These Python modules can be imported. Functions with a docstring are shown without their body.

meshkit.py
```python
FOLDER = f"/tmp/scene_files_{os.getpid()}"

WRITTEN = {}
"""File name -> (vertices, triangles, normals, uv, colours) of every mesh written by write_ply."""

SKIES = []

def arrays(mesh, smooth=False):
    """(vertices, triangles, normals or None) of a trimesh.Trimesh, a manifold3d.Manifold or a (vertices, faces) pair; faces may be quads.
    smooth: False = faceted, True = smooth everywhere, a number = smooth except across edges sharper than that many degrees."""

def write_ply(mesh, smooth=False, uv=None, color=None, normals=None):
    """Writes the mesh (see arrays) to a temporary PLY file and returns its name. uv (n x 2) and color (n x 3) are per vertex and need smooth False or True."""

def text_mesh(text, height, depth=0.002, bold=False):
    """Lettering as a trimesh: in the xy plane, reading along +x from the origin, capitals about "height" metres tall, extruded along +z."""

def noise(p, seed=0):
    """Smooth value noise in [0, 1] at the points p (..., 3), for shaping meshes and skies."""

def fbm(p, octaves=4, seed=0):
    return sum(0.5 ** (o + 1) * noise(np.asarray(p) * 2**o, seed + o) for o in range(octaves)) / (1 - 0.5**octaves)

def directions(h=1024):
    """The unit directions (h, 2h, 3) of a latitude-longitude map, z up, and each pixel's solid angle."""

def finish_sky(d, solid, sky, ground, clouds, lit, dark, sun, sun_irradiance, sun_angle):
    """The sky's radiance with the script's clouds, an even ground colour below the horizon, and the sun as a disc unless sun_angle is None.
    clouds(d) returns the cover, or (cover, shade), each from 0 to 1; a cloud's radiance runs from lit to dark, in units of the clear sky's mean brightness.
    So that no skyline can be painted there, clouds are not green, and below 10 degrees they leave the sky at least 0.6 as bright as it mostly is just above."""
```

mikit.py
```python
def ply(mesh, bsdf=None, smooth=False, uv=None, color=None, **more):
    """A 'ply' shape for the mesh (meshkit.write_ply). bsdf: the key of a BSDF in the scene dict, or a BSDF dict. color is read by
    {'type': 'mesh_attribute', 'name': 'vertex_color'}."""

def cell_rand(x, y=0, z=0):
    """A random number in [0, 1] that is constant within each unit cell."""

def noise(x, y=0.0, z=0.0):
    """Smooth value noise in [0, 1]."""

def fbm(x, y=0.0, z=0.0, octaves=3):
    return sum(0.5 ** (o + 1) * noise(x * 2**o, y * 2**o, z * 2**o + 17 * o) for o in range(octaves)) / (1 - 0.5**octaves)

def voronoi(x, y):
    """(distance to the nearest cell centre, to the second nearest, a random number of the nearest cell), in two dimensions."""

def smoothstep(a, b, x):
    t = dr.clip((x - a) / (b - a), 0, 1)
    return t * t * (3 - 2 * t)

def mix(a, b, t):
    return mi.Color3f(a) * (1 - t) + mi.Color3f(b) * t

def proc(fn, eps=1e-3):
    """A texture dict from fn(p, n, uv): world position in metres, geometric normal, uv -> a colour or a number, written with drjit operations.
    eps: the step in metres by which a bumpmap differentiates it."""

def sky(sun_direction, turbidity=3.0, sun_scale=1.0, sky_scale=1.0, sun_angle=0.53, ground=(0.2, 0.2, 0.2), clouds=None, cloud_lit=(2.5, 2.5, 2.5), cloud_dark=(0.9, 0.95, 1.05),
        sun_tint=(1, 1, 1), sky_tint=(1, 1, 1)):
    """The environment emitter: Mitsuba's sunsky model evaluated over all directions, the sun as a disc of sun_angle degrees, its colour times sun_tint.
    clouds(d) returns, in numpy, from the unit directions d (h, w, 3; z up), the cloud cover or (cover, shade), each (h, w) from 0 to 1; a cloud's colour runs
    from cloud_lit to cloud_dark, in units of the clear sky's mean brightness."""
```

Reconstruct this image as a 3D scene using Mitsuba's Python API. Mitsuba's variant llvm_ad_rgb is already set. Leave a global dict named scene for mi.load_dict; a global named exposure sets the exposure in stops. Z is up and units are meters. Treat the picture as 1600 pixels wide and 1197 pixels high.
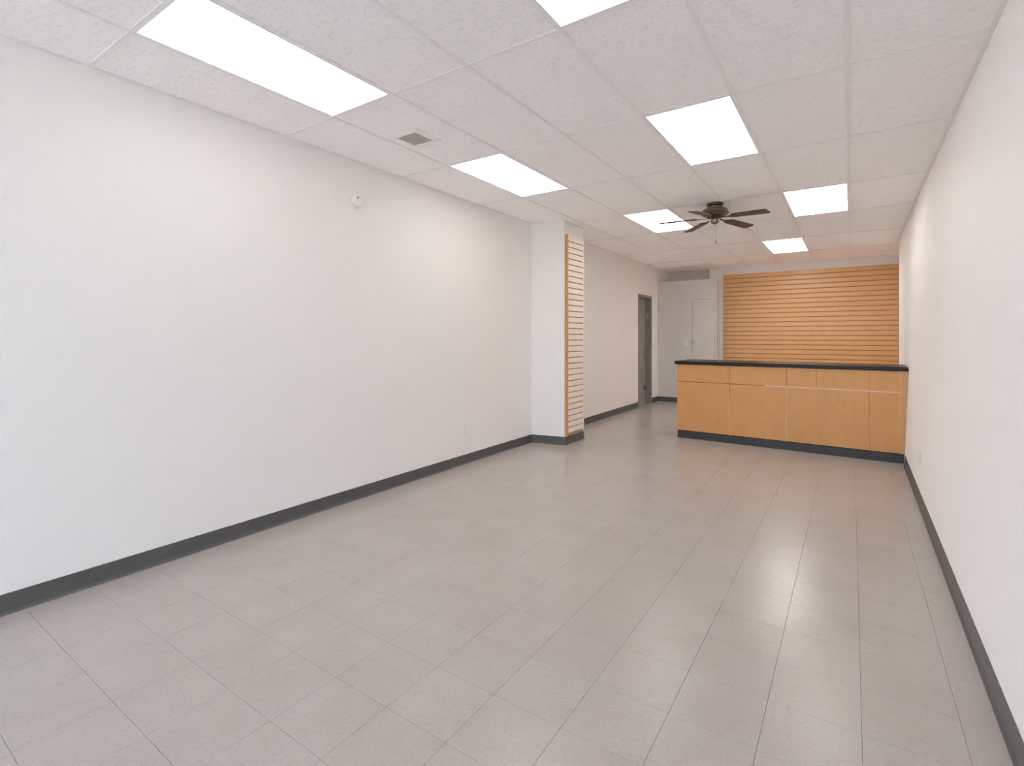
import math
import numpy as np
import trimesh
import drjit as dr
import mitsuba as mi
import mikit
from mikit import noise, fbm, mix, smoothstep, cell_rand

scene, labels = {}, {}
T = mi.ScalarTransform4f

# ------------------------------------------------------------------ camera, sky, exposure
exposure = 0.2
FOCAL, VP_X, HORIZON = 786.0, 1331.0, 527.0          # pixels of the 1600 x 1197 frame
CAM_Z, H = 1.432, 2.982                               # camera height, ceiling height
YAW = math.atan2(VP_X - 800.0, FOCAL)
FWD = np.array([-math.sin(YAW), math.cos(YAW), 0.0])
RIGHT = np.array([math.cos(YAW), math.sin(YAW), 0.0])
scene['camera'] = {
    'type': 'perspective', 'fov': math.degrees(2 * math.atan(800.0 / FOCAL)), 'fov_axis': 'x',
    'principal_point_offset_y': (598.5 - HORIZON) / 1197.0, 'near_clip': 0.05, 'far_clip': 200.0,
    'to_world': T().look_at(origin=[0, 0, CAM_Z], target=[FWD[0], FWD[1], CAM_Z], up=[0, 0, 1]),
}
LAMP = {(1, 3): 0.65, (4, 3): 0.6, (1, 5): 0.85, (4, 5): 0.85, (2, 7): 0.85, (5, 7): 0.95, (4, 9): 2.6}   # radiance of each troffer's lens (column, row)
LAMP_TINT = np.array([4.15, 3.98, 3.78])
SKY = 15.4
DAY = np.array([0.89, 1.0, 1.09])                     # daylight is cool next to the warm lamps
scene['sky'] = mikit.sky((0.3, 0.8, 0.75), turbidity=4.0, sun_scale=SKY, sky_scale=SKY, ground=(0.32, 0.32, 0.33),
                         clouds=lambda d: np.full(d.shape[:2], 0.8), cloud_lit=tuple(DAY * (1.7, 1.75, 1.85)), cloud_dark=tuple(DAY * (1.5, 1.6, 1.75)),
                         sun_tint=tuple(DAY), sky_tint=tuple(DAY))

# ------------------------------------------------------------------ helpers
RNG = np.random.default_rng(7)


def rgb(*c):
    return {'type': 'rgb', 'value': list(c)}


def srgb(r, g, b):
    return [((v / 255 / 12.92) if v <= 10 else ((v / 255 + 0.055) / 1.055) ** 2.4) for v in (r, g, b)]


def box(x0, x1, y0, y1, z0, z1, r=0.0):
    """A box, its edges chamfered by r."""
    if r <= 0:
        m = trimesh.creation.box(extents=(x1 - x0, y1 - y0, z1 - z0))
        m.apply_translation(((x0 + x1) / 2, (y0 + y1) / 2, (z0 + z1) / 2))
        return m
    c, h = np.array([(x0 + x1) / 2, (y0 + y1) / 2, (z0 + z1) / 2]), np.array([x1 - x0, y1 - y0, z1 - z0]) / 2
    r = min(r, 0.45 * h.min())
    pts = []
    for sx in (-1, 1):
        for sy in (-1, 1):
            for sz in (-1, 1):
                for k in range(3):
                    q = h - r
                    q[k] = h[k]
                    pts.append(c + q * (sx, sy, sz))
    return trimesh.convex.convex_hull(np.array(pts))


def cat(*ms):
    return trimesh.util.concatenate(list(ms))


def lathe(profile, n=40):
    """A solid of revolution about z from (radius, z) points."""
    return trimesh.creation.revolve(np.array(profile, float), sections=n)


def sweep_profile(profile, p0, p1, out):
    """Extrudes a closed (outward, up) profile along the floor from p0 to p1; 'out' points into the room."""
    p0, p1, out = (np.array([*v, 0.0]) if len(v) == 2 else np.array(v, float) for v in (p0, p1, out))
    n = len(profile)
    v = [p + out * a + np.array([0, 0, b]) for p in (p0, p1) for a, b in profile]
    f = [[i, (i + 1) % n, (i + 1) % n + n] for i in range(n)] + [[i, (i + 1) % n + n, i + n] for i in range(n)]
    f += [[0, i, i + 1] for i in range(1, n - 1)] + [[n, n + i + 1, n + i] for i in range(1, n - 1)]
    m = trimesh.Trimesh(v, f, process=False)
    m.fix_normals()
    return m


def obj(key, mesh, mat, smooth=False, **more):
    """One entry of the scene under a key that is free (numbered where it is taken); returns the key."""
    k, i = key, 0
    while k in scene or (k in labels):
        i += 1
        k = f'{key}_{i:03d}'
    scene[k] = mikit.ply(mesh, mat, smooth, **more) if not isinstance(mesh, dict) else mesh
    return k


def thing(name, label, category, group=None):
    """A thing without a mesh of its own: its parts' keys start with this key."""
    k, i = name, 0
    while k in labels:
        i += 1
        k = f'{name}_{i:03d}'
    labels[k] = {'label': label, 'category': category}
    if group:
        labels[k]['group'] = group
    return k


def struct(key, label, mesh=None, mat=None, category=None, smooth=False):
    if mesh is not None:
        key = obj(key, mesh, mat, smooth)
    labels[key] = {'label': label, 'category': category or 'room', 'kind': 'structure'}
    return key


def placed(plydict, m):
    return {**plydict, 'to_world': m}


# ------------------------------------------------------------------ materials
def principled(color, rough, spec=0.5, **k):
    return {'type': 'twosided', 'bsdf': {'type': 'principled', 'base_color': color if isinstance(color, dict) else rgb(*color), 'roughness': rough, 'specular': spec, **k}}


def paint_color(p, n, uv):
    v = fbm(p.x * 1.3, p.y * 1.3, p.z * 1.3, 3)
    fine = noise(p.x * 90, p.y * 90, p.z * 90)
    return mi.Color3f(0.87, 0.855, 0.84) * (0.985 + 0.025 * v + 0.008 * fine)


def grey_paint_color(p, n, uv):
    v = fbm(p.x * 1.3, p.y * 1.3, p.z * 1.3, 3)
    return mi.Color3f(0.68, 0.66, 0.635) * (0.97 + 0.05 * v)


def tile_color(p, n, uv):
    """Grey vinyl tile: short streaks and flecks, a slightly different tone from tile to tile."""
    ix, iy = dr.floor((p.x - 0.03) / 0.3048), dr.floor((p.y - 0.76) / 0.29)
    tone = cell_rand(ix, iy, 3)
    turn = cell_rand(ix, iy, 8)
    a, b = dr.select(turn > 0.12, p.x, p.y), dr.select(turn > 0.12, p.y, p.x)
    c = a * 0.86 + b * 0.5
    d = -a * 0.5 + b * 0.86
    streak = noise(c * 75, d * 260, tone * 37)
    fleck = fbm(p.x * 160, p.y * 160, 3.0, 2)
    cloud = fbm(p.x * 5, p.y * 5, 1.0, 3)
    v = 1.05 + 0.085 * (streak - 0.5) + 0.13 * (fleck - 0.5) + 0.05 * (cloud - 0.5) + 0.03 * (tone - 0.5) + 0.045
    return mix((0.475, 0.428, 0.395), (0.495, 0.46, 0.432), cloud) * v


def panel_color(p, n, uv):
    """Mineral fibre ceiling board: fine specks and short fissures."""
    speck = noise(p.x * 210, p.y * 210, 0.5)
    fiss = fbm(p.x * 70, p.y * 110, 2.0, 2)
    v = 1.0 - 0.10 * smoothstep(0.66, 0.9, speck) - 0.10 * smoothstep(0.58, 0.8, fiss)
    return mi.Color3f(0.90, 0.88, 0.875) * v


def maple(base, dark, along):
    def fn(p, n, uv):
        if along == 'z':
            a, b, c = p.x, p.z, p.y
        else:
            a, b, c = p.z, p.x, p.y
        warp = fbm(a * 3, b * 0.7, c * 2, 3)
        grain = noise(a * 120 + warp * 14, b * 7.0, c * 40)
        mott = fbm(a * 16, b * 9, c * 9, 3)
        ring = 0.5 + 0.5 * dr.sin((a * 24 + warp * 9) * 3.0)
        pore = smoothstep(0.70, 0.95, noise(a * 420, b * 16, c * 90))
        t = 0.20 * grain + 0.03 * ring + 0.24 * warp + 0.30 * mott + 0.22 * pore
        return mix(base, dark, dr.clip(t, 0, 1))
    return fn


def walnut_color(p, n, uv):
    g = fbm(p.x * 30, p.y * 30, p.z * 30, 3)
    return mix((0.125, 0.068, 0.048), (0.065, 0.034, 0.025), g)


scene['wall_paint'] = principled(mikit.proc(paint_color), 0.55, 0.35)
scene['bright_paint'] = principled((0.93, 0.915, 0.90), 0.5, 0.35)
scene['grey_wall_paint'] = principled(mikit.proc(grey_paint_color), 0.6, 0.3)
scene['white_plastic'] = principled((0.86, 0.845, 0.83), 0.4)
scene['ivory_plastic'] = principled((0.84, 0.825, 0.81), 0.45)
scene['dark_slot'] = principled((0.05, 0.05, 0.05), 0.6)
scene['vinyl_tile'] = {'type': 'twosided', 'bsdf': {'type': 'roughplastic', 'diffuse_reflectance': mikit.proc(tile_color), 'alpha': 0.065, 'int_ior': 1.45, 'distribution': 'ggx'}}
scene['tile_joint'] = principled((0.27, 0.24, 0.215), 0.6)
scene['ceiling_board'] = principled(mikit.proc(panel_color), 0.9, 0.1)
scene['white_metal'] = principled((0.78, 0.76, 0.75), 0.4)
scene['grid_metal'] = principled((0.84, 0.82, 0.81), 0.7, 0.1)
scene['rubber_base'] = principled((0.085, 0.087, 0.088), 0.38, 0.5)
scene['dark_rubber_base'] = principled((0.032, 0.034, 0.037), 0.42, 0.5)
scene['black_laminate'] = principled((0.013, 0.012, 0.011), 0.33, 0.22)
scene['counter_maple'] = principled(mikit.proc(maple((0.71, 0.365, 0.135), (0.55, 0.25, 0.08), 'z')), 0.42, 0.45)
scene['trim_maple'] = principled((0.60, 0.325, 0.14), 0.45)
scene['slat_maple'] = principled(mikit.proc(maple((0.79, 0.45, 0.19), (0.69, 0.36, 0.135), 'x')), 0.36, 0.8)
scene['groove_wood'] = principled((0.50, 0.27, 0.13), 0.6, 0.3)
scene['pale_slat'] = principled((0.93, 0.855, 0.79), 0.4, 0.45)
scene['pale_groove'] = principled((0.40, 0.29, 0.21), 0.7, 0.2)
scene['reveal_strip'] = principled((0.72, 0.62, 0.53), 0.35)
scene['door_grey'] = principled((0.30, 0.285, 0.27), 0.5)
scene['frame_grey'] = principled((0.26, 0.245, 0.235), 0.5)
scene['brushed_metal'] = principled((0.55, 0.53, 0.50), 0.32, metallic=1.0)
scene['dark_metal'] = principled((0.10, 0.085, 0.07), 0.4, metallic=0.6)
scene['bronze'] = principled((0.26, 0.20, 0.155), 0.24, metallic=0.9)
scene['dark_bronze'] = principled((0.07, 0.05, 0.038), 0.35, metallic=0.6)
scene['walnut'] = principled(mikit.proc(walnut_color), 0.38, 0.5)
scene['vent_core'] = principled((0.72, 0.68, 0.64), 0.5)
scene['lens_plastic'] = principled((0.85, 0.85, 0.85), 0.4)
scene['concrete'] = principled((0.66, 0.65, 0.635), 0.8)

# ------------------------------------------------------------------ room shell
XL = -3.625
ZT = H + 0.13                              # walls run up past the hung ceiling
Y0, YB = -2.6, 12.0                       # shop front behind the camera, back wall
PILLAR_Y0, PILLAR_Y1, PILLAR_X = 5.86, 6.46, -3.165
DOOR_Y0, DOOR_Y1, DOOR_H = 10.025, 10.755, 2.275


def right_wall_x(y, z):
    """The right wall leans out a little and steps back beyond 10.2 m."""
    f = np.interp(y, [Y0, 2.4, 7.4, 10.2], [0.425, 0.462, 0.492, 0.631])
    c = np.interp(y, [Y0, 2.4, 7.4, 10.2], [0.585, 0.594, 0.606, 0.631])
    return f + (c - f) * z / H


# floor: slab, then its tiles
struct('floor', 'grey vinyl tile floor running the length of the shop', box(XL - 0.2, 1.0, Y0, YB + 0.2, -0.12, -0.003), 'tile_joint', 'floor')
TX0, TY0, TW, TD = 0.03, 0.76, 0.3048, 0.29
xs = [XL - 0.02] + [TX0 + TW * k for k in range(-11, 3)] + [0.72]
xs = sorted(x for x in xs if XL - 0.03 <= x <= 0.73)
ys = [TY0 + TD * k for k in range(-11, 40) if Y0 < TY0 + TD * k < YB]
ys = [Y0] + ys + [YB]


def project(p):
    p = np.asarray(p, float) - [0, 0, CAM_Z]
    d = p @ FWD
    return np.stack([800 + FOCAL * (p @ RIGHT) / d, HORIZON - FOCAL * p[..., 2] / d], -1), d


def floor_tile(x0, x1, y0, y1, g=0.0004, c=0.0006):
    a = [(x0 + g, y0 + g), (x1 - g, y0 + g), (x1 - g, y1 - g), (x0 + g, y1 - g)]
    b = [(x0 + g + c, y0 + g + c), (x1 - g - c, y0 + g + c), (x1 - g - c, y1 - g - c), (x0 + g + c, y1 - g - c)]
    v = [(*q, -0.003) for q in a] + [(*q, -0.001) for q in a] + [(*q, 0.0) for q in b]
    f = [[8, 9, 10], [8, 10, 11]]
    for s in (0, 4):
        for i in range(4):
            j = (i + 1) % 4
            f += [[s + i, s + j, s + j + 4], [s + i, s + j + 4, s + i + 4]]
    return trimesh.Trimesh(v, f, process=False)


cells = []
for i in range(len(xs) - 1):
    for j in range(len(ys) - 1):
        r = (xs[i], xs[i + 1], ys[j], ys[j + 1])
        q, d = project([[a, b, 0] for a in r[:2] for b in r[2:]])
        size = 0.0
        if d.min() > 0.2 and ((q[:, 0] > 0) & (q[:, 0] < 1600) & (q[:, 1] < 1197)).any():
            size = np.ptp(np.clip(q[:, 0], 0, 1600)) * np.ptp(np.clip(q[:, 1], 0, 1197))
        cells.append((size, r))
cells.sort(key=lambda c: -c[0])
shared_tile = {}
rest = []
for n, (size, (x0, x1, y0, y1)) in enumerate(cells):
    if n < 300 and size > 0:
        k = (round(x1 - x0, 4), round(y1 - y0, 4))
        if k not in shared_tile:
            shared_tile[k] = mikit.ply(floor_tile(0, k[0], 0, k[1]), 'vinyl_tile')
        obj('floor__tile', placed(shared_tile[k], T().translate([x0, y0, 0])), None)
    else:
        rest.append(floor_tile(x0, x1, y0, y1))
k = obj('floor__far_tiles', cat(*rest), 'vinyl_tile')
labels[k] = {'kind': 'stuff', 'label': 'grey vinyl tiles farther back in the shop'}

# left wall with the opening of the grey door
struct('wall_left', 'long white painted wall on the left', cat(
    box(XL - 0.2, XL, Y0, DOOR_Y0 - 0.03, 0, ZT), box(XL - 0.2, XL, DOOR_Y1 + 0.03, YB, 0, ZT), box(XL - 0.2, XL, DOOR_Y0 - 0.03, DOOR_Y1 + 0.03, DOOR_H + 0.03, ZT)), 'wall_paint', 'wall')
# pillar standing out from the left wall
pv = [(XL, 5.84), (PILLAR_X, 5.93), (PILLAR_X + 0.015, PILLAR_Y1), (XL, PILLAR_Y1)]
pillar = trimesh.Trimesh([(x, y, z) for z in (0, H) for x, y in pv],
                         [[0, 1, 5], [0, 5, 4], [1, 2, 6], [1, 6, 5], [2, 3, 7], [2, 7, 6], [3, 0, 4], [3, 4, 7], [4, 5, 6], [4, 6, 7], [0, 2, 1], [0, 3, 2]], process=False)
struct('wall_pillar', 'white boxed pillar jutting out of the left wall', pillar, 'wall_paint', 'wall')

# right wall
st = [Y0, 0.0, 2.4, 5.0, 7.1, 7.4, 8.8, 10.2]


def leaning_wall(stations):
    v, f = [], []
    for y in stations:
        v += [(right_wall_x(y, 0), y, 0), (right_wall_x(y, ZT), y, ZT), (1.0, y, ZT), (1.0, y, 0)]
    for i in range(len(stations) - 1):
        for k in range(4):
            a, b = 4 * i + k, 4 * i + (k + 1) % 4
            f.extend([[a, b, b + 4], [a, b + 4, a + 4]])
    e = 4 * (len(stations) - 1)
    f += [[0, 2, 1], [0, 3, 2], [e, e + 1, e + 2], [e, e + 2, e + 3]]
    m = trimesh.Trimesh(v, f, process=False)
    m.fix_normals()
    return m


struct('wall_right', 'long white painted wall on the right in front of the counter', leaning_wall(st[:5]), 'wall_paint', 'wall')
struct('wall_right_rear', 'white painted right wall beside and behind the counter', leaning_wall(st[4:]), 'wall_paint', 'wall')
struct('wall_right_recess', 'white wall set back at the rear right corner', box(0.80, 1.0, 10.2, YB, 0, ZT), 'wall_paint', 'wall')

# back wall, the furred-out white part that carries the slatwall, the lower partition left of it
struct('wall_back', 'rear wall of the shop above and behind the partition', box(XL - 0.2, 1.0, YB, YB + 0.2, 0, ZT), 'grey_wall_paint', 'wall')
struct('wall_furring', 'white wall panel behind the counter that carries the wide slatwall', box(-2.66, 0.80, 11.9, YB - 0.002, 0, H), 'bright_paint', 'wall')
PART_X1, PART_H = -2.377, 2.672
D2X0, D2X1, D2H = -2.872, -2.402, 2.25
struct('wall_partition', 'greyish white partition wall that stops short of the ceiling', cat(
    box(XL, D2X0, 11.2, 11.3, 0, PART_H), box(D2X1, PART_X1, 11.2, 11.3, 0, PART_H), box(D2X0, D2X1, 11.2, 11.3, D2H, PART_H)), 'grey_wall_paint', 'wall')
# front of the shop behind the camera: piers and a beam around an open shop front
struct('wall_front', 'shop front wall around the open entrance', cat(
    box(XL - 0.2, XL + 0.35, Y0 - 0.2, Y0, 0, ZT), box(0.2, 1.0, Y0 - 0.2, Y0, 0, ZT), box(XL + 0.35, 0.2, Y0 - 0.2, Y0, 2.6, ZT)), 'wall_paint', 'wall')
struct('floor_pavement', 'concrete pavement in front of the shop', box(-16, 14, -20, Y0, -0.14, -0.02), 'concrete', 'pavement')

# ------------------------------------------------------------------ ceiling: boards in a metal grid
CX = [XL, -3.031, -2.426, -1.826, -1.222, -0.628, -0.020, 0.80]        # runners along the shop (after the wall)
CY = [Y0, -1.39, -0.19, 1.03, 2.232, 3.437, 4.675, 6.06, 7.40, 8.98, 10.45, YB]  # cross tees
TEE = 0.012                                                              # half width of a tee
struct('ceiling', 'suspended ceiling of white boards in a metal grid', box(XL - 0.2, 1.0, Y0, YB + 0.2, H + 0.13, H + 0.2), 'white_metal', 'ceiling')
LIGHTS = [(1, 3), (4, 3), (1, 5), (4, 5), (2, 7), (5, 7), (4, 9)]        # (column, row) of the troffers
taken = set(LIGHTS)


for c in range(len(CX) - 1):
    for r in range(len(CY) - 1):
        if (c, r) in taken:
            continue
        obj('ceiling__panel', box(CX[c] + 0.004, CX[c + 1] - 0.004, CY[r] + 0.004, CY[r + 1] - 0.004, H + 0.002, H + 0.016), 'ceiling_board')


def tee(x0, x1, y0, y1):
    return cat(box(x0, x1, y0, y1, H - 0.0035, H + 0.0015, 0.0008))


for x in CX[1:-1]:
    obj('ceiling__runner', cat(tee(x - TEE, x + TEE, Y0, YB)), 'grid_metal')
for y in CY[1:-1]:
    for c in range(len(CX) - 1):
        x1 = CX[c + 1] - TEE - 0.0005 if c < len(CX) - 2 else float(right_wall_x(min(y, 10.2), H)) - 0.02
        obj('ceiling__cross_tee', tee(CX[c] + TEE + 0.0005, x1, y - TEE * 0.8, y + TEE * 0.8), 'grid_metal')
obj('ceiling__wall_angle', tee(XL, XL + 0.02, Y0, 5.83), 'grid_metal')
obj('ceiling__wall_angle', tee(XL, XL + 0.02, PILLAR_Y1, YB), 'grid_metal')
for a, b in zip(st[:-1], st[1:]):
    xa, xb = right_wall_x(a, H), right_wall_x(b, H)
    m = trimesh.Trimesh([(x, y, z) for z in (H - 0.0035, H + 0.0015) for x, y in ((xa - 0.022, a), (xa, a), (xb, b), (xb - 0.022, b))],
                        [[0, 2, 1], [0, 3, 2], [4, 5, 6], [4, 6, 7], [0, 1, 5], [0, 5, 4], [1, 2, 6], [1, 6, 5], [2, 3, 7], [2, 7, 6], [3, 0, 4], [3, 4, 7]], process=False)
    obj('ceiling__wall_angle', m, 'grid_metal')

# troffers
LIGHT_LABELS = {
    (1, 3): 'largest-looking lit ceiling panel light, nearest the left wall at the front',
    (4, 3): 'lit ceiling panel light cut off by the top edge of the picture',
    (1, 5): 'lit ceiling panel light beyond the square air vent along the left wall',
    (4, 5): 'lit ceiling panel light in front of the ceiling fan, over the room middle',
    (2, 7): 'lit ceiling panel light partly crossed by a blade of the ceiling fan',
    (5, 7): 'lit ceiling panel light right of the ceiling fan',
    (4, 9): 'smallest-looking lit ceiling panel light, nearest the wooden slat wall',
}
for (c, r) in LIGHTS:
    t = thing('ceiling_light', LIGHT_LABELS[(c, r)], 'ceiling light', 'ceiling panel lights')
    x0, x1, y0, y1 = CX[c] + TEE, CX[c + 1] - TEE, CY[r] + TEE * 0.8, CY[r + 1] - TEE * 0.8
    w = 0.010
    fr = cat(box(x0, x0 + w, y0, y1, H - 0.004, H + 0.02, 0.001), box(x1 - w, x1, y0, y1, H - 0.004, H + 0.02, 0.001),
             box(x0 + w, x1 - w, y0, y0 + w, H - 0.004, H + 0.02, 0.001), box(x0 + w, x1 - w, y1 - w, y1, H - 0.004, H + 0.02, 0.001))
    obj(t + '__frame', fr, 'white_metal')
    obj(t + '__housing', box(x0 + 0.002, x1 - 0.002, y0 + 0.002, y1 - 0.002, H + 0.021, H + 0.10), 'white_metal')
    q = trimesh.Trimesh([(x0 + w, y0 + w, H), (x1 - w, y0 + w, H), (x1 - w, y1 - w, H), (x0 + w, y1 - w, H)], [[0, 2, 1], [0, 3, 2]], process=False)
    k = obj(t + '__diffuser', q, 'lens_plastic', emitter={'type': 'area', 'radiance': rgb(*[float(q) for q in LAMP_TINT * LAMP[(c, r)]])})
    labels[k] = {'label': 'glowing white lens'}

# ------------------------------------------------------------------ baseboards
BASE = [(0, 0), (0.017, 0), (0.015, 0.0035), (0.008, 0.009), (0.0045, 0.018), (0.0035, 0.03), (0.0035, 0.103), (0.0025, 0.106), (0, 0.106)]
LO = [(a, min(b, 0.106)) for a, b in BASE]
struct('baseboard_left', 'grey rubber baseboard along the left wall up to the pillar', sweep_profile(BASE, (XL, Y0), (XL, 5.84), (1, 0)), 'rubber_base', 'baseboard', 30)
d0 = np.array([PILLAR_X - XL, 0.09]); d0 /= np.linalg.norm(d0)
struct('baseboard_pillar', 'grey rubber baseboard wrapped around the white pillar', cat(
    sweep_profile(BASE, pv[0], (pv[1][0] + 0.02 * d0[0], pv[1][1] + 0.02 * d0[1]), (d0[1], -d0[0])),
    sweep_profile(BASE, (PILLAR_X + 0.016, 5.93), (PILLAR_X + 0.024, PILLAR_Y1), (1, 0))), 'rubber_base', 'baseboard', 30)
struct('baseboard_left_rear', 'dark grey baseboard between the pillar and the grey door', sweep_profile(BASE, (XL, PILLAR_Y1), (XL, 9.975), (1, 0)), 'rubber_base', 'baseboard', 30)
struct('baseboard_corner', 'dark grey baseboard in the rear corner beside the grey door', cat(
    sweep_profile(BASE, (XL, 10.805), (XL, 11.2), (1, 0)), sweep_profile(BASE, (XL, 11.2), (D2X0 - 0.01, 11.2), (0, -1))), 'rubber_base', 'baseboard', 30)
BS = [(0, 0), (0.014, 0), (0.012, 0.0035), (0.008, 0.009), (0.0045, 0.018), (0.0035, 0.03), (0.0035, 0.103), (0.0025, 0.106), (0, 0.106)]
parts = []
for a, b in zip(st[:5], st[1:5]):
    va = [(right_wall_x(a, w) - u, a, w) for u, w in BS]
    vb = [(right_wall_x(b, w) - u, b, w) for u, w in BS]
    n = len(BS)
    ff = [[i, (i + 1) % n, (i + 1) % n + n] for i in range(n)] + [[i, (i + 1) % n + n, i + n] for i in range(n)]
    ff += [[0, i, i + 1] for i in range(1, n - 1)] + [[n, n + i + 1, n + i] for i in range(1, n - 1)]
    m = trimesh.Trimesh(va + vb, ff, process=False)
    m.fix_normals()
    parts.append(m)
struct('baseboard_right', 'grey rubber baseboard along the right wall', cat(*parts), 'rubber_base', 'baseboard', 30)

# ------------------------------------------------------------------ doors
struct('door_1', 'narrow-looking grey metal door in the left wall near the rear corner', None, category='door')
FX = XL + 0.012
fw = 0.05
frame = cat(box(XL - 0.16, FX, DOOR_Y0 - fw, DOOR_Y0, 0, DOOR_H + fw, 0.004), box(XL - 0.16, FX, DOOR_Y1, DOOR_Y1 + fw, 0, DOOR_H + fw, 0.004),
            box(XL - 0.16, FX, DOOR_Y0, DOOR_Y1, DOOR_H, DOOR_H + fw, 0.004))
obj('door_1__frame', frame, 'frame_grey')
obj('door_1__leaf', box(XL - 0.165, XL - 0.12, DOOR_Y0 + 0.004, DOOR_Y1 - 0.006, 0.012, DOOR_H - 0.004, 0.003), 'door_grey')
lx, ly, lz = XL - 0.12, DOOR_Y1 - 0.085, 1.085
rose = trimesh.creation.cylinder(radius=0.032, height=0.012, sections=24)
rose.apply_transform(trimesh.transformations.rotation_matrix(math.pi / 2, [0, 1, 0]))
rose.apply_translation([lx + 0.006, ly, lz])
spin = trimesh.creation.cylinder(radius=0.011, height=0.06, sections=16)
spin.apply_transform(trimesh.transformations.rotation_matrix(math.pi / 2, [0, 1, 0]))
spin.apply_translation([lx + 0.036, ly, lz])
k = obj('door_1__leaf__handle', cat(rose, spin, box(lx + 0.052, lx + 0.072, ly - 0.11, ly + 0.014, lz - 0.011, lz + 0.011, 0.006)), 'brushed_metal', 30)
labels[k] = {'label': 'metal lever handle'}
bolt = trimesh.creation.cylinder(radius=0.026, height=0.02, sections=24)
bolt.apply_transform(trimesh.transformations.rotation_matrix(math.pi / 2, [0, 1, 0]))
bolt.apply_translation([lx + 0.01, ly + 0.01, lz + 0.13])
obj('door_1__leaf__deadbolt', bolt, 'brushed_metal', 30)
obj('door_1__leaf__door_stop', cat(box(lx, lx + 0.012, ly - 0.02, ly + 0.03, 0.30, 0.40, 0.004), box(lx + 0.012, lx + 0.045, ly - 0.005, ly + 0.017, 0.30, 0.33, 0.005)), 'dark_metal')
obj('door_1__strike_plate', box(XL - 0.09, XL - 0.055, DOOR_Y1 - 0.002, DOOR_Y1 + 0.001, 1.83, 1.93), 'brushed_metal')

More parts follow.
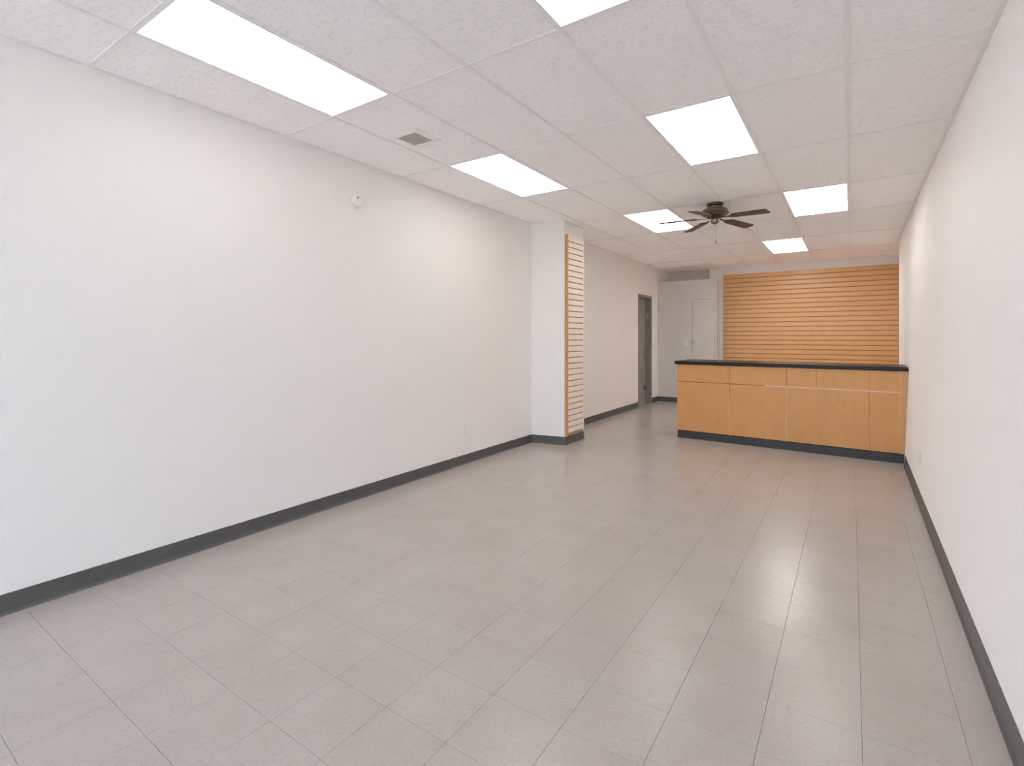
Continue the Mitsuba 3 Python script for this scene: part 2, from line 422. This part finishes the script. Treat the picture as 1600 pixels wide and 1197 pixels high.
struct('door_2', 'pale flush closet door in the partition left of the slat wall', None, category='door')
leaf = cat(box(D2X0 + 0.004, D2X1 - 0.004, 11.208, 11.245, 0.01, D2H - 0.004, 0.002))
obj('door_2__leaf', leaf, 'grey_wall_paint')
for z0, z1 in ((1.45, 2.10), (0.25, 1.20)):
    obj('door_2__leaf__raised_panel', box(D2X0 + 0.10, D2X1 - 0.10, 11.203, 11.209, z0, z1, 0.003), 'grey_wall_paint')
knob = lathe([(0.0, 0.0), (0.02, 0.0), (0.02, 0.004), (0.009, 0.008), (0.009, 0.03), (0.022, 0.036), (0.026, 0.048), (0.02, 0.058), (0.0, 0.06)], 24)
knob.apply_transform(trimesh.transformations.rotation_matrix(math.pi / 2, [1, 0, 0]))
knob.apply_translation([D2X0 + 0.055, 11.208, 1.33])
obj('door_2__leaf__knob', knob, 'brushed_metal', 40)

# ------------------------------------------------------------------ back slatwall
SX0, SX1, STEP = -2.357, 0.775, 0.0962
t = thing('slatwall_panel', 'wide maple slatwall panel on the rear wall behind the counter', 'slatwall')
obj(t + '__backing', box(SX0, SX1, 11.882, 11.899, 0.20, 2.81), 'groove_wood')
ztop, first = 2.81, 0.085
z1, n = ztop, 0
slat0 = None
while z1 > 0.28:
    hh = first if n == 0 else STEP - 0.018
    if n <= 1:
        slat = mikit.ply(box(SX0, SX1, 11.874, 11.883, -hh, 0.0, 0.0015), 'slat_maple')
    obj(t + '__slat', placed(slat, T().translate([0, 0, z1])), None)
    z1 -= hh + 0.018
    n += 1

# ------------------------------------------------------------------ pillar slatwall
t = thing('pillar_slatwall', 'tall narrow pale slatwall strip on the side of the white pillar', 'slatwall')
PX, PY0, PY1, PZ0, PZ1, PSTEP = PILLAR_X + 0.016, 5.975, 6.455, 0.113, 2.80, 0.0780
obj(t + '__backing', box(PILLAR_X + 0.008, PX + 0.004, PY0 - 0.01, PY1, PZ0, PZ1), 'pale_groove')
z1, n = PZ1, 0
while z1 > PZ0 + 0.03:
    hh = 0.073 if n == 0 else PSTEP - 0.015
    hh = min(hh, z1 - PZ0)
    obj(t + '__slat', box(PX + 0.004, PX + 0.014, PY0, PY1 - 0.02, z1 - hh, z1, 0.001), 'pale_slat')
    z1 -= hh + 0.015
    n += 1
obj(t + '__edge_strip', box(PX + 0.004, PX + 0.014, PY1 - 0.0195, PY1, PZ0, PZ1, 0.001), 'pale_slat')
k = obj(t + '__corner_trim', cat(box(PILLAR_X + 0.004, PX + 0.019, 5.945, 5.974, PZ0, PZ1, 0.001)), 'trim_maple')
labels[k] = {'label': 'tan wooden edge strip'}

# ------------------------------------------------------------------ counter
CA, CB = np.array([-2.077, 7.304]), np.array([0.485, 7.188])
CANG = math.degrees(math.atan2(*(CB - CA)[::-1]))
CLEN = float(np.linalg.norm(CB - CA))
CT = T().translate([CA[0], CA[1], 0]).rotate([0, 0, 1], CANG)


def counter_part(key, mesh, mat, smooth=False):
    M = np.array(CT.matrix, float)
    mesh.apply_transform(M)
    return obj(key, mesh, mat, smooth)


t = thing('service_counter', 'long maple fronted service counter against the right wall', 'counter')
DEPTH, SEAM, BOT, TOP = 0.66, 0.803, 0.107, 1.048
counter_part(t + '__carcass', box(0.0, CLEN - 0.033, 0.019, DEPTH, BOT, TOP), 'trim_maple')
g = 0.0024
fronts = [('door', BOT + 0.004, SEAM - 0.0045, [(0.0, 0.001), (0.714, g), (1.392, g), (2.247, 0.0011), (2.538, 0.001)]),
          ('drawer_front', SEAM + 0.0045, TOP - 0.003, [(0.0, 0.001), (0.710, 0.0012), (1.392, 0.0022), (1.715, 0.001), (2.247, 0.0013), (2.538, 0.001)])]
for name, z0, z1, cuts in fronts:
    for (a, ga), (b, gb) in zip(cuts[:-1], cuts[1:]):
        counter_part(t + '__' + name, box(a + ga, b - gb, 0.0, 0.0185, z0, z1, 0.0008), 'counter_maple')
counter_part(t + '__end_stile', box(2.541, CLEN + 0.003, -0.002, 0.0185, BOT + 0.002, TOP - 0.001, 0.0012), 'trim_maple')
zz = np.array([BOT + 0.002, TOP - 0.001])
edge = (right_wall_x(7.19, zz) - 0.001 - CA[0]) / math.cos(math.radians(CANG))
scribe = trimesh.Trimesh([(x, y, z) for z, e in zip(zz, edge) for x, y in ((CLEN + 0.0035, -0.001), (e, -0.001), (e, 0.0185), (CLEN + 0.0035, 0.0185))],
                         [[0, 2, 1], [0, 3, 2], [4, 5, 6], [4, 6, 7], [0, 1, 5], [0, 5, 4], [1, 2, 6], [1, 6, 5], [2, 3, 7], [2, 7, 6], [3, 0, 4], [3, 4, 7]], process=False)
scribe.apply_transform(np.array(CT.matrix, float))
struct('trim_1', 'narrow wooden filler strip between the counter and the right wall', scribe, 'trim_maple', 'trim')
k = counter_part(t + '__reveal_strip', box(1.14, 2.538, 0.001, 0.0185, SEAM - 0.0045, SEAM + 0.0045), 'reveal_strip')
labels[k] = {'label': 'pale strip in the long joint'}
counter_part(t + '__reveal_strip', box(1.392 - g, 1.392 + g, 0.002, 0.0185, BOT, SEAM - 0.006), 'reveal_strip')
counter_part(t + '__reveal_strip', box(0.714 - g, 0.714 + g, 0.002, 0.0185, BOT, 0.60), 'reveal_strip')
k = counter_part(t + '__toe_kick', cat(box(0.006, CLEN - 0.033, 0.0305, DEPTH - 0.02, 0.0, BOT - 0.001), box(0.006, CLEN + 0.003, 0.0035, 0.030, 0.0, BOT - 0.001, 0.002)), 'dark_rubber_base')
labels[k] = {'label': 'black rubber toe kick'}
m = box(-0.030, CLEN + 0.036, -0.026, DEPTH + 0.03, TOP + 0.001, 1.093, 0.004)
m.apply_transform(np.array(CT.matrix, float))
k = obj('countertop', m, 'black_laminate')
labels[k] = {'label': 'long black laminate countertop lying on the maple counter', 'category': 'countertop'}

# ------------------------------------------------------------------ ceiling fan
FANX, FANY = -1.315, 6.148
t = thing('ceiling_fan', 'five-bladed bronze ceiling fan with dark wooden blades and a pull chain', 'ceiling fan')


def fan_part(key, mesh, mat, smooth=40):
    mesh.apply_translation([FANX, FANY, H - 0.004])
    return obj(key, mesh, mat, smooth)


fan_part(t + '__canopy', lathe([(0, 0), (0.088, 0), (0.091, -0.008), (0.088, -0.022), (0.062, -0.030), (0.0, -0.030)], 48), 'dark_bronze')
fan_part(t + '__neck', lathe([(0, -0.029), (0.052, -0.029), (0.049, -0.038), (0.050, -0.048), (0.058, -0.055), (0.0, -0.055)], 48), 'bronze')
fan_part(t + '__motor_housing', lathe([(0, -0.053), (0.080, -0.053), (0.116, -0.060), (0.139, -0.074), (0.144, -0.088), (0.144, -0.104),
                                      (0.150, -0.110), (0.150, -0.122), (0.136, -0.132), (0.105, -0.142), (0.080, -0.146), (0.0, -0.146)], 64), 'bronze')
fan_part(t + '__motor_housing__band', lathe([(0.1435, -0.106), (0.152, -0.110), (0.152, -0.121), (0.143, -0.126)], 64), 'dark_bronze')
fan_part(t + '__flywheel', lathe([(0, -0.146), (0.078, -0.146), (0.080, -0.154), (0.070, -0.166), (0, -0.166)], 48), 'dark_bronze')
fan_part(t + '__switch_cup', lathe([(0, -0.166), (0.046, -0.166), (0.050, -0.174), (0.050, -0.206), (0.043, -0.222), (0.026, -0.230), (0.012, -0.234), (0.006, -0.244), (0, -0.245)], 48), 'bronze')
RTIP, RROOT, PITCH = 0.615, 0.20, math.radians(8.5)
# blade outline: rounded corners, slightly wider towards the tip
half = lambda r: 0.056 + 0.010 * (r - RROOT) / (RTIP - RROOT)
out = []
for a in np.linspace(-90, 0, 7):
    out.append((RTIP - 0.035 + 0.035 * math.cos(math.radians(a)), -half(RTIP) + 0.035 + 0.035 * math.sin(math.radians(a))))
for a in np.linspace(0, 90, 7):
    out.append((RTIP - 0.035 + 0.035 * math.cos(math.radians(a)), half(RTIP) - 0.035 + 0.035 * math.sin(math.radians(a))))
for a in np.linspace(90, 270, 9):
    out.append((RROOT + 0.03 + 0.03 * math.cos(math.radians(a)), half(RROOT) * math.sin(math.radians(a))))
from shapely.geometry import Polygon
blade_mesh = trimesh.creation.extrude_polygon(Polygon(out), 0.008)
blade_mesh.apply_translation([0, 0, -0.004])
iron = trimesh.creation.extrude_polygon(Polygon([(0.060, -0.012), (0.15, -0.012), (0.19, -0.030), (0.235, -0.034), (0.262, -0.016), (0.275, 0.0), (0.262, 0.016), (0.235, 0.034),
                                                 (0.19, 0.030), (0.15, 0.012), (0.060, 0.012)]), 0.006)
iron.apply_translation([0, 0, -0.0095])
ZB, DROOP = -0.158, math.radians(4.0)
rot = lambda a, ax: trimesh.transformations.rotation_matrix(a, ax)
for turn in (134, 202, 261, 342, 62):
    ang = math.radians(turn)
    M = trimesh.transformations.translation_matrix([0, 0, ZB]) @ rot(ang, [0, 0, 1]) @ rot(DROOP, [0, 1, 0]) @ rot(-PITCH, [1, 0, 0])
    b = fan_part(t + '__blade', blade_mesh.copy().apply_transform(M), 'walnut', False)
    fan_part(b + '__blade_iron', iron.copy().apply_transform(M), 'dark_bronze', False)
ch = cat(*[trimesh.creation.icosphere(subdivisions=1, radius=0.0022).apply_translation([0.0, 0.0, -0.248 - 0.0048 * k]) for k in range(40)])
k = fan_part(t + '__pull_chain', ch.apply_translation([0.012, -0.01, 0.004]), 'brushed_metal')
fan_part(k + '__fob', lathe([(0, 0), (0.004, -0.002), (0.007, -0.014), (0.006, -0.03), (0, -0.034)], 16).apply_translation([0.012, -0.01, -0.432]), 'bronze')

# ------------------------------------------------------------------ small things on ceiling and walls
t = thing('air_vent', 'square white air vent with a dark grey louvred core set in the ceiling', 'air vent')
vx, vy, vo, vi = -2.815, 2.822, 0.142, 0.099
ring = []
for s in ((-vo, -vo), (vo, -vo), (vo, vo), (-vo, vo)):
    ring.append(s)
v = []
for hw, z in ((vo, 0.0), (vo, -0.006), (vi + 0.006, -0.014), (vi, -0.014), (vi, 0.0)):
    v += [(vx + sx * hw, vy + sy * hw, H + z + 0.0015) for sx, sy in ((-1, -1), (1, -1), (1, 1), (-1, 1))]
f = []
for s in range(5):
    for i in range(4):
        a, b = 4 * s + i, 4 * s + (i + 1) % 4
        c, d = (4 * (s + 1) + (i + 1) % 4) % 20, (4 * (s + 1) + i) % 20
        f += [[a, b, c], [a, c, d]]
m = trimesh.Trimesh(v, f, process=False)
m.fix_normals()
obj(t + '__frame', m, 'white_plastic')
k = obj(t + '__core', box(vx - vi, vx + vi, vy - vi, vy + vi, H - 0.002, H + 0.0015), 'vent_core')
labels[k] = {'label': 'grey core'}
for i in range(9):
    y = vy - vi + (i + 0.5) * 2 * vi / 9
    m = box(-vi, vi, -0.011, 0.011, -0.0007, 0.0007)
    m.apply_transform(trimesh.transformations.translation_matrix([vx, y, H - 0.0065]) @ rot(math.radians(24), [1, 0, 0]))
    obj(t + '__louver', m, 'vent_core')

t = thing('smoke_detector', 'round white smoke detector high on the left wall', 'smoke detector')


def on_left_wall(m, y, z):
    m.apply_transform(rot(math.pi / 2, [0, 1, 0]))
    return m.apply_translation([XL, y, z])


SY, SZ = 2.90, 2.627
obj(t + '__base', on_left_wall(lathe([(0, 0), (0.060, 0), (0.062, 0.004), (0.060, 0.012), (0, 0.012)], 40), SY, SZ), 'white_plastic', 30)
obj(t + '__cover', on_left_wall(lathe([(0, 0.012), (0.054, 0.012), (0.055, 0.024), (0.048, 0.036), (0.036, 0.040), (0, 0.041)], 40), SY, SZ), 'white_plastic', 30)
obj(t + '__sounder_slot', box(XL + 0.0395, XL + 0.042, SY - 0.012, SY + 0.010, SZ + 0.027, SZ + 0.033), 'dark_slot')
obj(t + '__test_button', on_left_wall(lathe([(0, 0.040), (0.008, 0.040), (0.008, 0.043), (0, 0.044)], 20), SY - 0.012, SZ + 0.014), 'vent_core', 30)


def wall_plate(name, label, category, x, y, z, out, kind, group=None):
    """A plate 7 x 11.5 cm on a wall whose inward normal is out = +-1 along x or 'y'."""
    t = thing(name, label, category, group)
    w, h2 = 0.035, 0.0575
    if out == 'y':
        B = lambda a0, a1, d0, d1, z0, z1, r=0: box(x + a0, x + a1, y - d1, y - d0, z + z0, z + z1, r)
    else:
        B = lambda a0, a1, d0, d1, z0, z1, r=0: box(*sorted((x + out * d0, x + out * d1)), y + a0, y + a1, z + z0, z + z1, r)
    obj(t + '__plate', B(-w, w, 0.0, 0.006, -h2, h2, 0.002), 'ivory_plastic')
    if kind == 'outlet':
        for dz in (-0.02, 0.02):
            q = obj(t + '__socket', B(-0.017, 0.017, 0.006, 0.008, dz - 0.014, dz + 0.014, 0.001), 'white_plastic')
            obj(q + '__slots', cat(B(-0.008, -0.005, 0.008, 0.0086, dz - 0.004, dz + 0.006), B(0.005, 0.008, 0.008, 0.0086, dz - 0.004, dz + 0.006)), 'dark_slot')
    else:
        obj(t + '__toggle', B(-0.005, 0.005, 0.006, 0.02, -0.011, 0.011, 0.002), 'dark_slot')
    return t


wall_plate('wall_outlet', 'pale electrical outlet low on the left wall before the pillar', 'outlet', XL, 4.40, 0.385, 1, 'outlet', 'wall outlets')
wall_plate('wall_outlet', 'pale electrical outlet low on the right wall in front of the counter', 'outlet', float(right_wall_x(5.65, 0.36)) - 0.002, 5.65, 0.36, -1, 'outlet', 'wall outlets')
wall_plate('light_switch', 'small light switch on the partition left of the closet door', 'switch', -3.0, 11.2, 1.30, 'y', 'switch')

for (x, y), lab in zip(((-1.16, 3.71), (-1.24, 4.94)), ('tiny white hook on the ceiling beside the left edge of a panel light', 'tiny white hook on the ceiling just behind a panel light before the fan')):
    t = thing('ceiling_hook', lab, 'hook', 'ceiling hooks')
    hook = trimesh.creation.torus(0.011, 0.0025, major_sections=20, minor_sections=8)
    hook.apply_transform(rot(math.pi / 2, [1, 0, 0]))
    hook.apply_translation([x, y, H - 0.022])
    obj(t + '__ring', hook, 'white_plastic', 40)
    obj(t + '__clip', box(x - 0.012, x + 0.012, y - 0.012, y + 0.012, H - 0.011, H + 0.0015, 0.002), 'white_plastic')
